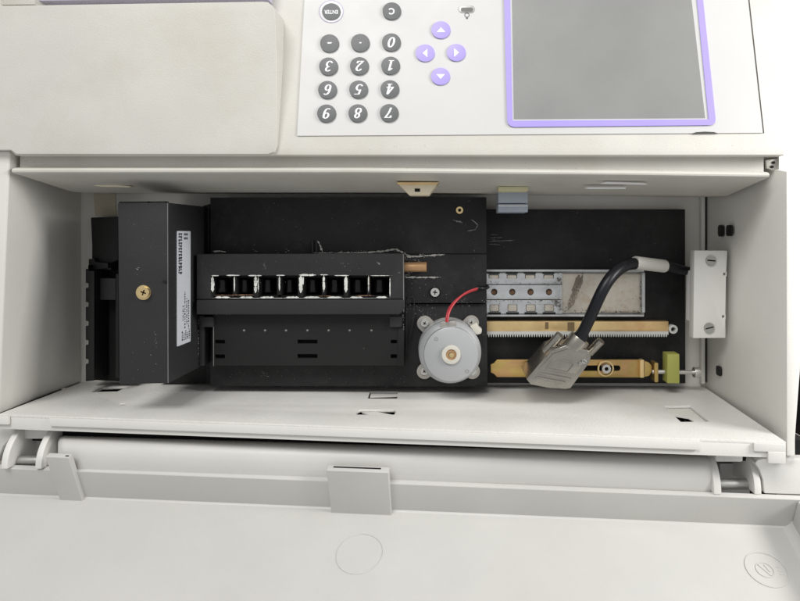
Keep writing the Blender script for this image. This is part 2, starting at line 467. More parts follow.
CP = prism("control_panel", [(306.5, -40), (743.5, -40), (763, 133), (297, 136)], lambda x, y: zp(x, y) + 0.0006, 0.0009, M['panel'], SP, 0.0001, 1)
zc = lambda dz: (lambda x, y: zp(x, y) + 0.0006 + dz)
prism("panel_gap", [(744.2, -40), (745.2, -40), (764.3, 133), (763.2, 133.4)], lambda x, y: zp(x, y) + 0.0002, 0.0006, M['groove'], CP, 0)  # dark strip painted in for the shadow along the sheet edge
prism("pull_notch", [(692, 133.6), (696, 132.2), (705, 131.6), (714, 132.1), (718, 133.3)], lambda x, y: zp(x, y) + 0.0009, 0.0005, M['groove'], CP, 0)

bez_o = [(503.2, -40), (699, -40), (715.6, 118.5), (715.2, 122), (713, 124.4), (710, 125.2), (514, 127), (510.5, 126), (508, 123.5), (507.3, 120)]
bez_i = [(509.4, -40), (693.2, -40), (708.8, 119.4), (512.6, 120.8)]
prism("screen_bezel", [bez_o, bez_i], zc(0.0007), 0.0007, M['lilac'], SP, 0.00015, 1)
SC = prism("screen", bez_i, zc(0.0003), 0.0003, M['screen_edge'], SP, 0)
prism("display", [(511.2, -40), (687, -40), (705.2, 118.3), (513.8, 119.4)], zc(0.00034), 0.0002, M['screen'], SC, 0)

# keys: (x, y, legend)
KEYS = [(329.5, 43.3, '-'), (360.3, 42.8, '.'), (391.4, 42.3, '0'),
        (328.5, 66.4, '3'), (359.4, 66.0, '2'), (390.6, 65.6, '1'),
        (327.5, 89.8, '6'), (358.6, 89.4, '5'), (389.9, 89.1, '4'),
        (326.5, 113.4, '9'), (357.8, 113.2, '8'), (389.2, 113.0, '7')]
zk = zc(0.0009)
def dome_key(x, y, rx, ry, m):
    return prism("key", circ(x, y, rx, ry, 40), zc(0.0009), 0.0009, m, SP, 0.0003, 3)
for x, y, ch in KEYS:
    k = dome_key(x, y, 9.4, 8.9, M['key'])
    k['label'] = 'round grey key marked ' + {'.': 'by a dot', '-': 'by a dash'}.get(ch, ch)
    H = 10.4
    digit_mesh(ch, lambda a, b, x=x, y=y: at(x - a * H, y + b * H, zk(x, y + b * H) + 0.00008), M['white'], k)
k = dome_key(391.8, 11.0, 9.3, 8.6, M['key'])
text_mesh("legend", "C", 8.5, lambda a, b: at(391.8 - a, 11.0 + b, zk(0, 11 + b) + 0.00008), M['white'], k, offset=0.03)
k = dome_key(331.3, 11.6, 9.2, 8.2, M['key'])
text_mesh("legend", "ENTER", 1.0, lambda a, b: at(331.3 - a * 4.6, 11.8 + b * 5.2, zk(0, 11.8 + b * 5) + 0.00008), M['white'], k, offset=0.02)
prism("key_ring", [circ(331.3, 11.6, 12.3, 11.3, 44), circ(331.3, 11.6, 11.6, 10.6, 44)], zc(0.0002), 0.0002, M['ring'], SP, 0)
prism("key_ring", [circ(331.3, 11.6, 11.5, 10.5, 44), circ(331.3, 11.6, 9.3, 8.3, 44)], zc(0.00022), 0.0002, M['white'], SP, 0)
for x, y, a in ((441, 29.9, 0), (425.2, 53.1, 90), (456.4, 52.6, 270), (440.6, 76.4, 180)):
    k = prism("key", circ(x, y, 9.5, 8.6, 40), zc(0.0007), 0.0007, M['lilac'], SP, 0.00025, 3)
    tri = [(-4.3, 2.2), (4.3, 2.2), (0, -2.6)]
    ca, sa = math.cos(R(-a)), math.sin(R(-a))
    prism("legend", [(x + p * ca - q * sa, y + p * sa + q * ca) for p, q in tri], zc(0.00078), 0.00005, M['white'], k, 0)
led = prism("indicator_lamp", rect(459.2, 5.6, 474.8, 12.6, 3.4), zc(0.0004), 0.0004, M['steel_dull'], SP, 0.0001)
prism("lens", rect(460.8, 7.6, 473.0, 11.6, 1.9), zc(0.0005), 0.0002, M['led'], led, 0)
prism("lamp_symbol", [circ(467, 15.2, 2.6, 2.4, 20), circ(467, 15.2, 1.9, 1.7, 20)], zc(0.0001), 0.0001, M['key'], SP, 0)
prism("lamp_symbol", rect(466, 17.6, 468, 19.0), zc(0.0001), 0.0001, M['key'], SP, 0)

# lip above the compartment -----------------------------------------------------
prof = [(157.0, -0.0035), (167.3, -0.0035), (168.0, 0.0006), (169.0, 0.0018), (170.5, 0.0023), (172.2, 0.0020), (173.6, 0.0006), (174.4, -0.0015)]
pp = [(at(0, y, z).y, z) for y, z in prof] + [(0.0247, -0.045), (0.0262, BK + 0.001), (0.055, BK + 0.001), (0.055, -0.0035)]
def lipsec(x, drop=0.0, zscale=1.0): return [Vector((x, y - drop, z)) for y, z in pp]
lip = loft("compartment_lip", [lipsec(at(12, 0, 0.002).x), lipsec(-0.05), lipsec(0.08, 0.0012), lipsec(0.1536, 0.0022)], M['beige'], SP)
prism("groove_end", [(766, 160.0), (778, 158.6), (780, 169), (775, 171), (767, 168.0)], -0.0032, 0.002, M['beige'], SP, 0.0003)
for x, y in ((773.5, 162.6), (772.0, 166.8)):
    prism("groove_hole", circ(x, y, 1.9, 1.4, 14), -0.0029, 0.0008, M['void'], SP, 0)

flakes("dirt_speck", [(20, 160, 48, 164, 1.0, 9, 0.45), (60, 162, 700, 163, 2.5, 22, 0.32), (300, 168.6, 760, 170, 1.0, 26, 0.3)], 0.0, M['smudge'], lip, 51)
flakes("dirt_speck", [(300, 146, 760, 148, 4, 26, 0.3)], 0.00385, M['smudge'], HOUS, 52)

# walls --------------------------------------------------------------------------
lw = [at(10, 151, 0.002), at(-1.5, 414, -0.019), Vector((-0.2405, -0.0932, BK)), Vector((-0.2405, 0.05, BK))]
out = [p + Vector((-0.09, 0, 0)) for p in lw]
hexa("side_wall", [lw[0], lw[1], lw[2], lw[3], out[0], out[1], out[2], out[3]], M['wall'], SP, 0.0014, 3)
rw = [at(786.5, 171.5, 0.007), at(787, 456, 0.014), Vector((0.1555, -0.115, BK)), Vector((0.1555, 0.05, BK))]
out = [p + Vector((0.004, 0, 0)) for p in rw]
hexa("side_wall", [rw[0], rw[1], rw[2], rw[3], out[0], out[1], out[2], out[3]], M['wall'], SP, 0.0007, 2)
prism("side_cover", [(787.8, 172), (900, 172), (900, 240), (803, 340), (799.2, 385), (794, 457), (788.6, 457)],
      lambda x, y: 0.0065 + min(1, max(0, (y - 171) / 286)) * 0.006 - max(0, x - 789) * 3.0e-4, 0.06, M['grey_plastic'], SP, 0.0008, 3)
prism("shoulder_cover", [(765, -45), (900, -45), (900, 172.2), (779, 172.2), (779, 100)],
      lambda x, y: zp(x, y) - 0.0012 - (x - 765) * 2.2e-4, 0.05, M['grey_plastic'], SP, 0.0001, 1)
bk = [Vector((-0.2505, -0.12, BK)), Vector((0.165, -0.12, BK)), Vector((0.165, 0.06, BK)), Vector((-0.2505, 0.06, BK))]
hexa("floor_plate", bk + [p - Vector((0, 0, 0.004)) for p in bk], M['wall'], SP, 0)
# column, seam and patches in the corners
block("corner_trim", 701.5, 150, 705.2, 384, BK + 0.004, 0.004, M['wall'], SP, 0.0003)
block("corner_seam", 706.2, 188, 707.6, 382, BK + 0.0035, 0.003, M['groove'], SP, 0)
prism("corner_patch", [(93, 186), (115, 188), (116, 216), (95, 216)], BK + 0.0008, 0.0008, M['patch'], SP, 0.0002)

# ledge --------------------------------------------------------------------------
LA, LB = at(82, 382, BK), at(703, 386.2, BK)
ls = (LB.y - LA.y) / (LB.x - LA.x)
LU = Vector((1, ls, 0)).normalized(); LV = Vector((0, 0, 1)); LN = Vector((-ls, 1, 0)).normalized()
def lh(px, py):
    p = hit(px, py, LA, LN) - LA
    return (p.dot(LU), p.dot(LV))
HOLES = [[lh(*q) for q in ((370, 391.3), (398, 391.3), (397, 398.2), (367.5, 398.2))],
         [lh(*q) for q in ((360, 409.6), (394, 409.6), (396, 411.5), (394, 414.3), (357, 414.3), (356, 412))],
         [lh(*q) for q in ((664, 406), (690, 405.4), (709, 421.2), (681, 421.6))],
         [lh(*q) for q in ((103, 387.2), (128, 386.4), (117, 391.2), (91, 391.8))],
         [lh(*q) for q in ((120, 403.4), (125.5, 403.0), (124.6, 405), (121, 405.2))]]
fl = lh(-2, 414); fr = lh(786.3, 441.8)
led_out = [lh(82, 382), lh(703.5, 386.2), fr, fl]
LEDGE = plate("ledge", [led_out] + HOLES, LA, LU, LV, LN, 0.0016, M['ledge'], SP, 0.0005, 2)
def ledge_pt(f, dv, dn):     # f 0..1 along the front edge
    u = fl[0] + (fr[0] - fl[0]) * f; v = fl[1] + (fr[1] - fl[1]) * f
    return LA + LU * u + LV * (v + dv) + LN * dn
def on_edge(name, f0, f1, dn0, dn1, proud, m, bevel=0.0004):
    a = [ledge_pt(f0, 0.0, dn0), ledge_pt(f1, 0.0, dn0), ledge_pt(f1, 0.0, dn1), ledge_pt(f0, 0.0, dn1)]
    b = [ledge_pt(f0, proud, dn0), ledge_pt(f1, proud, dn0), ledge_pt(f1, proud, dn1), ledge_pt(f0, proud, dn1)]
    return hexa(name, b + a, m, LEDGE, bevel)
hexa("edge_bar", [ledge_pt(f, dv, dn) for f, dv, dn in ((0, -0.0001, -0.0012), (1, -0.0001, -0.0012), (1, -0.0001, -0.0078), (0, -0.0001, -0.0078), (0, -0.007, -0.0012), (1, -0.007, -0.0012), (1, -0.007, -0.0078), (0, -0.007, -0.0078))], M['grey_plastic'], LEDGE, 0.0005)
on_edge("edge_strip", 0.075, 0.90, -0.0048, -0.0006, 0.0016, M['grey_plastic'])
on_edge("edge_tab", -0.02, 0.018, -0.0048, -0.0006, 0.0018, M['grey_plastic'])
on_edge("edge_tab", 0.962, 0.998, -0.0046, -0.0008, 0.0012, M['grey_plastic'])
on_edge("edge_tab", 0.978, 0.998, -0.0098, -0.0044, 0.0014, M['grey_plastic'])
# what shows inside the slots
def in_slot(name, pts, depth, m, th=0.0006):
    q = [lh(*p) for p in pts]
    return plate(name, q, LA - LN * depth, LU, LV, LN, th, m, LEDGE, 0.0001)
in_slot("slot_flap", ((362, 410.6), (376, 409.9), (394, 413.2), (372, 413.6)), 0.0009, M['grey_plastic'])
in_slot("slot_flap", ((371, 391.6), (398, 391.5), (397.5, 394.4), (370, 395.2)), 0.001, M['wall'])
for i in range(7):
    x = 672 + i * 3.4
    in_slot("slot_rib", ((x, 412), (x + 1.6, 412), (x + 9.4, 421.4), (x + 7.6, 421.4)), 0.0030 + 0.0003 * (i % 3), M['black_plastic'], 0.0005)
in_slot("slot_flap", ((660, 405), (694, 404.3), (711, 419.6), (697, 419.8), (688, 414.8), (669, 411.8)), 0.0017, M['wall'])
in_slot("slot_flap", ((99, 386), (112, 385), (104, 391.6), (90, 392)), 0.0035, M['wall'])
hexa("dark_filler", [Vector((-0.26, -0.0980, BK)), Vector((0.17, -0.1005, BK)), Vector((0.17, -0.1005, 0.006)), Vector((-0.26, -0.0980, -0.029)),
                     Vector((-0.26, -0.112, BK)), Vector((0.17, -0.113, BK)), Vector((0.17, -0.113, 0.002)), Vector((-0.26, -0.112, -0.029))], M['void'], SP, 0)  # black filler block added so the ledge slots look dark inside
hexa("dark_filler", [Vector((-0.26, -0.112, BK)), Vector((0.17, -0.113, BK)), Vector((0.17, -0.113, -0.022)), Vector((-0.26, -0.112, -0.050)),
                     Vector((-0.26, -0.15, BK)), Vector((0.17, -0.15, BK)), Vector((0.17, -0.15, -0.022)), Vector((-0.26, -0.15, -0.050))], M['void'], SP, 0)  # lower black filler, added to darken the gap above the hinge roll
prism("corner_block", [(755, 463), (758, 460), (764, 458.8), (840, 458.8), (840, 496), (764.5, 493.5), (763, 480), (759.5, 470)], 0.0085, 0.05, M['grey_plastic'], SP, 0.0016, 3)
prism("corner_block", [(-80, 424), (10, 424.5), (16, 428), (15, 434), (4, 447), (-1, 460), (-3, 463), (-80, 463)], -0.0215, 0.05, M['grey_plastic'], SP, 0.0016, 3)
prism("foot_cap", circ(790, 457.5, 5.0, 3.2, 24), 0.0118, 0.002, M['grey_plastic'], SP, 0.0005, 3)

# clips and bracket under the lip, plugs -------------------------------------------
cb = prism("beige_clip", [(397.5, 183.5), (437.8, 183.5), (428.5, 195.3), (409, 195.3)], -0.016, 0.010, M['clip_beige'], SP, 0.0005)
prism("clip_hole", rect(414.8, 188.6, 420, 191.8), -0.0158, 0.0006, M['void'], cb, 0)
prism("clip_edge", [(396.6, 182), (438.6, 182), (437.8, 184.6), (397.6, 184.6)], -0.0150, 0.006, M['gold_bar'], cb, 0.0003)
cg = prism("grey_clip", rect(498.4, 191.4, 527.8, 203), -0.036, 0.02, M['clip_grey'], SP, 0.0004)
prism("clip_foot", rect(498.2, 203.8, 528, 212.2), -0.0375, 0.02, M['clip_grey'], cg, 0.0005)
prism("clip_edge", rect(498.4, 186.6, 528, 191.2), -0.026, 0.01, M['clip_yellow'], cg, 0.0003)
prism("clip_edge", rect(498.6, 205.2, 527.8, 206.6), -0.0371, 0.001, M['steel'], cg, 0)
prism("latch_slot", [(607, 181.6), (644, 183), (648, 184.6), (600, 183.8)], -0.010, 0.002, M['white'], SP, 0.0002)  # white plate stands in for light coming through a slot in the lip
prism("latch_slot", [(584, 188.2), (588, 187), (626, 187), (626, 188.8), (590, 188.9)], -0.019, 0.002, M['white'], SP, 0.0002)  # same for the second slot: the incoming light is a white plate
prism("latch_slot", [(88, 184.6), (103, 184.0), (131, 186.2), (129, 187.4), (100, 186.6)], -0.027, 0.003, M['clip_beige'], SP, 0.0002)
XR = 0.1549
def plug(px, py, ry, rz):
    p = hit(px, py, Vector((XR, 0, 0)), Vector((1, 0, 0)))
    pts = rect(-ry, -rz, ry, rz, min(ry, rz) * 0.7)
    o = plate("rubber_plug", pts, Vector((0.1553, p.y, p.z)), Vector((0, 1, 0)), Vector((0, 0, 1)), Vector((-1, 0, 0)), -0.0001, M['void'], SP, 0)
    return o
for px, py, ry, rz in ((720.5, 230.8, 0.0034, 0.0032), (729, 230.6, 0.0032, 0.0034), (718.4, 370.8, 0.0028, 0.0030)):
    p = hit(px, py, Vector((0.1551, 0, 0)), Vector((1, 0, 0)))
    plate("rubber_plug", rect(-ry, -rz, ry, rz, min(ry, rz) * 0.6), Vector((0.1548, p.y, p.z)), Vector((0, 1, 0)), Vector((0, 0, 1)), Vector((-1, 0, 0)), 0.0012, M['black_plastic'], SP, 0.0002)
MB = prism("mounting_block", [[(694.4, 250.4), (727.5, 250.6), (725.6, 338), (693.2, 338.2)], rect(723.6, 272.8, 725.8, 275.6), rect(722.4, 315.4, 724.6, 318.2)], -0.046, 0.0065, M['grey_plastic'], SP, 0.0005, 2)
screw(711.4, 260.6, -0.046, 5.2, M['steel_dull'], MB, 'slot', 0.1, 0.0010)
screw(709.6, 328.0, -0.046, 5.2, M['steel_dull'], MB, 'slot', -0.25, 0.0010)
prism("backing_strip", [(692.8, 271), (695.4, 271), (694.6, 322), (692.2, 322)], -0.0500, 0.010, M['white'], MB, 0.0002)

# ------------------------------------------------------------------ lid
T = R(68)
Ln = Vector((0, math.sin(T), math.cos(T))); Lv = Vector((0, -math.cos(T), math.sin(T)))
P0 = at(-20, 467.4, -0.012); P1 = at(799, 499.6, 0.012)
Lu = (P1 - P0).normalized()
Lv = (Lv - Lu * Lv.dot(Lu)).normalized(); Ln = Lv.cross(Lu) * -1
if Ln.z < 0: Ln = -Ln
W = (P1 - P0).length; HR = 0.0178
def lid_pt(u, v, n): return P0 + Lu * u + Lv * v + Ln * n
def lbox(name, u0, u1, v0, v1, n0, n1, m, parent, bevel=0.0005, seg=3, lean=0.0):
    a = [lid_pt(u0, v0, n1), lid_pt(u1, v0, n1), lid_pt(u1, v1, n1), lid_pt(u0, v1, n1)]
    b = [lid_pt(u0, v0, n0), lid_pt(u1, v0, n0), lid_pt(u1, v1, n0), lid_pt(u0, v1, n0)]
    return hexa(name, a + b, m, parent, bevel, seg)
LID = lbox("lid", -0.06, W + 0.05, -0.0026, 0.16, -HR - 0.003, -HR, M['lid'], SP, 0.0003)
lbox("rim", -0.06, W + 0.05, -0.0030, 0.0, -HR - 0.0005, 0.0, M['lid'], LID, 0.0007)
lbox("rim", W - 0.0006, W + 0.003, 0.0003, 0.16, -HR - 0.0005, -0.0004, M['lid'], LID, 0.0007)
# fillet at the foot of the rim
fil = []
for u in (-0.06, W):
    fil.append([lid_pt(u, -0.0005, -HR + 0.0010), lid_pt(u, 0.00015, -HR + 0.0005), lid_pt(u, 0.0005, -HR + 0.00015), lid_pt(u, 0.0010, -HR - 0.0001), lid_pt(u, -0.0005, -HR - 0.0004)])
loft("rim_fillet", fil, M['lid'], LID)
fil = []
for v in (0.0, 0.16):
    fil.append([lid_pt(W - 0.0055, v, -HR - 0.0003), lid_pt(W - 0.0030, v, -HR + 0.0006), lid_pt(W - 0.0014, v, -HR + 0.0020), lid_pt(W - 0.0004, v, -HR + 0.0042), lid_pt(W + 0.0003, v, -HR - 0.0004)])
loft("rim_fillet", fil, M['lid'], LID)
def tab(xa, xb, ybase, top, th):
    a = hit(xa, ybase, lid_pt(0, 0.001, 0), Lv) - P0; b = hit(xb, ybase, lid_pt(0, 0.001, 0), Lv) - P0
    return lbox("tab", a.dot(Lu), b.dot(Lu), -0.0008, th, -HR - 0.0004, top, M['lid'], LID, 0.0004), a.dot(Lu), b.dot(Lu)
t1, ua, ub = tab(64, 86, 506, 0.0108, 0.0022)
lbox("tab_mark", ub - 0.0022, ub - 0.0006, 0.0008, 0.0014, 0.01075, 0.01105, M['void'], t1, 0)
t2, ua, ub = tab(333, 392, 516, 0.0098, 0.0030)
lbox("tab_slot", ua + 0.003, ub - 0.004, 0.0002, 0.0010, 0.0096, 0.0100, M['void'], t2, 0)
def floor_ring(px, py, r, wd, h, m=None, sx=1.0):
    c = hit(px, py, lid_pt(0, 0, -HR), Ln)
    return plate("moulded_ring", [[(x * sx, y) for x, y in circ(0, 0, r, n=48)], [(x * sx, y) for x, y in circ(0, 0, r - wd, n=48)]], c + Ln * h, Lu, Lv, Ln, h + 0.0002, M['lid'], LID, 0.00012)
floor_ring(360, 553.5, 0.0111, 0.0005, 0.00028)
rr = floor_ring(766.5, 569.5, 0.0092, 0.0005, 0.00035)
rr = floor_ring(765, 570, 0.0040, 0.0004, 0.0003)
c = hit(765, 570, lid_pt(0, 0, -HR), Ln)
plate("moulded_mark", [(-0.0024, -0.0026), (-0.0017, -0.0029), (0.0022, 0.0026), (0.0014, 0.0029)], c + Ln * 0.0003, Lu, Lv, Ln, 0.0004, M['lid'], LID, 0.0001)
plate("moulded_mark", [(0.0003, -0.0028), (0.0010, -0.0026), (0.0024, 0.0006), (0.0016, 0.0010)], c + Ln * 0.0003, Lu, Lv, Ln, 0.0004, M['lid'], LID, 0.0001)
for i in range(3):
    plate("moulded_mark", rect(0.0058, -0.0022 + i * 0.0018, 0.0074, -0.0014 + i * 0.0018), c + Ln * 0.0002, Lu, Lv, Ln, 0.0003, M['lid'], LID, 0.0001)

def rollsec(px, ys, zs): return [at(px, y, z) for y, z in zip(ys, zs)]
def roll_at(f, inset=0.0, xo=0.0):
    px = 58 + (713 - 58) * f + xo
    y0 = 435.6 + 18.4 * f; z0 = -0.0165 + 0.0180 * f
    ys = [0.2, 0.0, 0.8, 3.2, 7.5, 13.0, 20.0, 29.0, 38.0, 40.0]
    zs = [-0.026, -0.0055, -0.0020, 0.0018, 0.0046, 0.0062, 0.0068, 0.0062, 0.0048, -0.03]
    return rollsec(px, [y0 + y + inset * (1 - y / 40) for y in ys], [z0 + z - inset * 0.0004 for z in zs])
loft("hinge_roll", [roll_at(0, 4.5, 0), roll_at(0, 1.3, 2.2), roll_at(0, 0, 6), roll_at(0.25), roll_at(0.5), roll_at(0.75), roll_at(1, 0, -8), roll_at(1, 1.6, -3), roll_at(1, 5, 0)], M['roll'], LID, smooth=50)

# hinges -----------------------------------------------------------------------
def hinge(cx, cy, zc_, side, ears, pin):
    root = None
    ob = []
    def ear(x0, x1, r):
        c0 = at(x0, cy, zc_ + 0.0165); c1 = at(x1, cy, zc_ + 0.0165)
        pts = [(r * math.cos(R(t)), r * math.sin(R(t))) for t in range(-60, 91, 5)] + [(-0.001, r), (-0.001, -r * 0.8)]
        O = Vector((c0.x, c0.y, zc_))
        return plate("hinge_ear", pts, O, Vector((0, 1, 0)), Vector((0, 0, 1)), Vector((-1, 0, 0)), abs(c1.x - c0.x), M['grey_plastic'], SP, 0.0005, 2)
    for x0, x1 in ears: ear(x0, x1, 0.0172)
    y = pin[2]
    cylinder("hinge_pin", at(pin[0], y, zc_ + 0.009), at(pin[1], y, zc_ + 0.009), 0.0026, M['steel_dull'], SP)
    return
hinge(28, 466.5, -0.0262, -1, ((2.0, 8.5), (36, 42.5)), (14, 48, 460.5))
hinge(735, 492, -0.0080, 1, ((713.5, 721), (754, 761)), (714, 756, 484))
prism("hinge_block", rect(24.5, 429.5, 49, 438.6, 1.2), -0.021, 0.02, M['grey_plastic'], SP, 0.0005)
prism("hinge_block", rect(23.5, 440.5, 45, 476), -0.030, 0.02, M['grey_plastic'], SP, 0.0006)
prism("hinge_block", rect(716, 453.5, 742.5, 461.5, 1.2), 0.006, 0.02, M['grey_plastic'], SP, 0.0005)
prism("hinge_block", rect(720, 463.5, 750, 500), -0.014, 0.02, M['grey_plastic'], SP, 0.0006)

# ------------------------------------------------------------------ black cover box on the left
BX = empty("cover_box", at(143, 300, BK), "tall black metal box with a brass screw and white side sticker", "metal box")
bz = -0.012
body = prism("cover", [(117.8, 203.2), (167.6, 202.6), (168.0, 383.4), (119.3, 384.2)], bz, bz - BK, M['black_smooth'], BX, 0.0005, 2)
prism("top_strip", [(119, 201.6), (147, 201.4), (148, 203.4), (149.6, 203.4), (150.2, 201.4), (165, 201.2), (165, 203.0), (119, 203.6)], bz - 0.0012, 0.004, M['black_plastic'], body, 0.0001)
prism("worn_edge", [(167.2, 203), (167.75, 203), (168.15, 383), (167.65, 383)], bz + 0.0001, 0.0004, M['scuff'], body, 0)
screw(143.2, 292.6, bz, 5.6, M['brass'], BX, 'cross', 0.35, 0.0018, washer=7.4)
prism("catch", circ(164.5, 281.6, 2.0, 1.5, 12), bz + 0.0006, 0.0008, M['void'], body, 0.0001)
flakes("scuff", [(128, 350, 166, 372, 9, 9, 0.5), (135, 268, 141, 272, 4, 3, 0.8), (120, 220, 166, 260, 20, 14, 0.3), (155, 332, 157, 346, 1.5, 12, 0.45)], bz, M['scuff'], body, 3)
prism("low_black_plate", [(160, 262), (214, 262), (214, 383.4), (160, 383.4)], BK + 0.006, 0.006, M['black_plastic'], BX, 0.0003)  # flat black piece low on the floor beside the box
# sticker on the side facing the middle of the compartment
XS = at(168, 300, bz).x + 0.0004
def sh(px, py): return hit(px, py, Vector((XS, 0, 0)), Vector((1, 0, 0)))
a, b = sh(177.2, 232), sh(190.6, 232)
y1 = sh(177.2, 231).y; y0 = sh(177.2, 346.6).y
SO = Vector((XS, y1, a.z)); sw = a.z - b.z; shh = y1 - y0
st = plate("sticker", rect(0, 0, shh, sw, 0.0006), SO, Vector((0, -1, 0)), Vector((0, 0, -1)), Vector((1, 0, 0)), 0.0003, M['sticker'], BX, 0)
rnd = random.Random(11)
def ink(u0, v0, u1, v1):
    plate("print", rect(u0, v0, u1, v1), SO + Vector((0.00008, 0, 0)), Vector((0, -1, 0)), Vector((0, 0, -1)), Vector((1, 0, 0)), 0.00004, M['ink'], st, 0)
def inkmesh(quads):
    bm = bmesh.new()
    for (u0, v0, u1, v1) in quads:
        bm.faces.new([bm.verts.new(SO + Vector((0.00008, -u, -v))) for u, v in ((u0, v0), (u0, v1), (u1, v1), (u1, v0))])
    for f in bm.faces:
        f.normal_update()
        if f.normal.x < 0: f.normal_flip()
    me = bpy.data.meshes.new("print"); bm.to_mesh(me); bm.free(); me.materials.append(M['ink'])
    o = bpy.data.objects.new("print", me); COL.objects.link(o); attach(o, st)
big = []
u = 0.0012
while u < shh * 0.37:                     # a bold heading, too small to read in the photo
    wv = rnd.uniform(0.0010, 0.0016)
    big.append((u, 0.0014, u + wv * 0.5, 0.0056))
    k = rnd.choice((0, 1, 2))
    if k != 1: big.append((u + wv * 0.45, 0.0016, u + wv, 0.0026))
    if k != 0: big.append((u + wv * 0.45, 0.0041, u + wv, 0.0052))
    if rnd.random() < 0.5: big.append((u + wv * 0.45, 0.0029, u + wv, 0.0036))
    u += wv + 0.0003
inkmesh(big)
small = []
for r_, (s0, s1) in enumerate(((0.66, 0.80), (0.54, 0.86), (0.60, 0.84), (0.62, 0.88))):
    v = 0.0062 + r_ * 0.0022; u = shh * s0
    while u < shh * s1:
        wv = rnd.uniform(0.0003, 0.0011)
        small.append((u, v, u + wv, v + 0.0011)); u += wv + rnd.uniform(0.0003, 0.0009)
for r_ in range(5):
    v = 0.0052 + r_ * 0.0021; u = shh * (0.885 + 0.02 * (r_ % 2))
    while u < shh * 0.965:
        wv = rnd.uniform(0.0003, 0.0010)
        small.append((u, v, u + wv, v + 0.0012)); u += wv + rnd.uniform(0.0003, 0.0006)
for r_ in range(2):
    u = 0.0012 + r_ * 0.0022
    for k in range(3): small.append((u, 0.0078 + k * 0.0016, u + 0.0012, 0.0090 + k * 0.0016))
inkmesh(small)

# ------------------------------------------------------------------ black bracket further left
BR = empty("black_bracket", at(102, 330, BK), "black plastic bracket with a notched edge between the left wall and the tall black box", "bracket")
prism("back_plate", [(92, 218), (135, 216), (135, 382), (92, 380)], BK + 0.012, 0.012, M['void'], BR, 0.0003)
prism("upper_block", [(90.5, 217.5), (118, 216.5), (118, 260), (112, 262), (111, 270), (93, 270)], -0.062, 0.019, M['black_plastic'], BR, 0.0006)
prism("collar", [(88.5, 259), (94, 258.5), (95, 262), (108, 263), (108, 268), (94, 270), (88.5, 267)], -0.0585, 0.006, M['black_plastic'], BR, 0.0004)
po = [(93.5, 271), (93.5, 380)]
lft = []
y = 378.0
while y > 275:
    lft += [(85.5, y), (85.5, y - 14), (88.2, y - 14.5), (88.2, y - 18.5)]
    y -= 19
po = [(94.2, 380.5), (85.5, 381.5)] + lft + [(88.2, 271), (94.2, 271)]
prism("post", po, -0.054, 0.026, M['black_plastic'], BR, 0.0004)
prism("cross_plate", [(94.2, 278), (115.5, 278.5), (115.5, 300), (94.2, 300)], -0.060, 0.010, M['black_smooth'], BR, 0.0004)
prism("inner_post", [(115.6, 274), (118.5, 274), (118.5, 378), (115.6, 378)], -0.058, 0.02, M['black_plastic'], BR, 0.0003)

# ------------------------------------------------------------------ slide unit
SL = empty("slide_unit", at(560, 300, BK), "black slide base with silver ball rail, toothed rack and gold bracket", "slide rail")
SB = prism("base_plate", [(206, 209.5), (685.3, 209.2), (685.6, 383.5), (206, 382.5)], -0.072, 0.009, M['black'], SL, 0.0005)
Z0 = -0.072
ragged("scuff", [(488, 241.5, 515, 240.2, 1.1), (489, 238, 503, 237.4, 0.8), (488, 244, 501, 245, 0.8), (490, 234.4, 498, 235, 0.6)], Z0 + 0.0001, M['scuff'], SB, 4)
flakes("scuff", [(490, 236, 506, 246, 3, 14, 0.35), (560, 215, 680, 255, 25, 20, 0.25)], Z0, M['scuff'], SB, 5)
rail = prism("rail", rect(440, 271.4, 644.2, 315.4), Z0 + 0.0012, 0.0012, M['steel_dull'], SL, 0.0001)
prism("flange", rect(440, 269.6, 644, 271.6), Z0 + 0.006, 0.006, M['steel'], rail, 0.0002)
prism("flange", rect(440, 314.8, 644, 316.6), Z0 + 0.006, 0.006, M['steel'], rail, 0.0002)
prism("stop_lip", rect(642.2, 272.6, 645.2, 312.5), Z0 + 0.0045, 0.0045, M['steel'], rail, 0.0003)
prism("track_bed", rect(560, 273.8, 641.6, 312.6), Z0 + 0.0022, 0.0008, M['tan'], rail, 0.0001)
ragged("grease_and_shade_smear", [(583, 274.6, 568, 310, 7.5), (579, 274.6, 573, 294, 5.5)], Z0 + 0.0023, M['plate_smear'], rail, 19, 0.5, 1.1, 0)
flakes("grease_spot", [(582, 275, 568, 310, 2.2, 60, 0.55), (563, 312, 640, 312.5, 0.8, 60, 0.6), (641, 275, 641, 312, 0.7, 30, 0.6)], Z0 + 0.0024, M['smudge'], rail, 9)
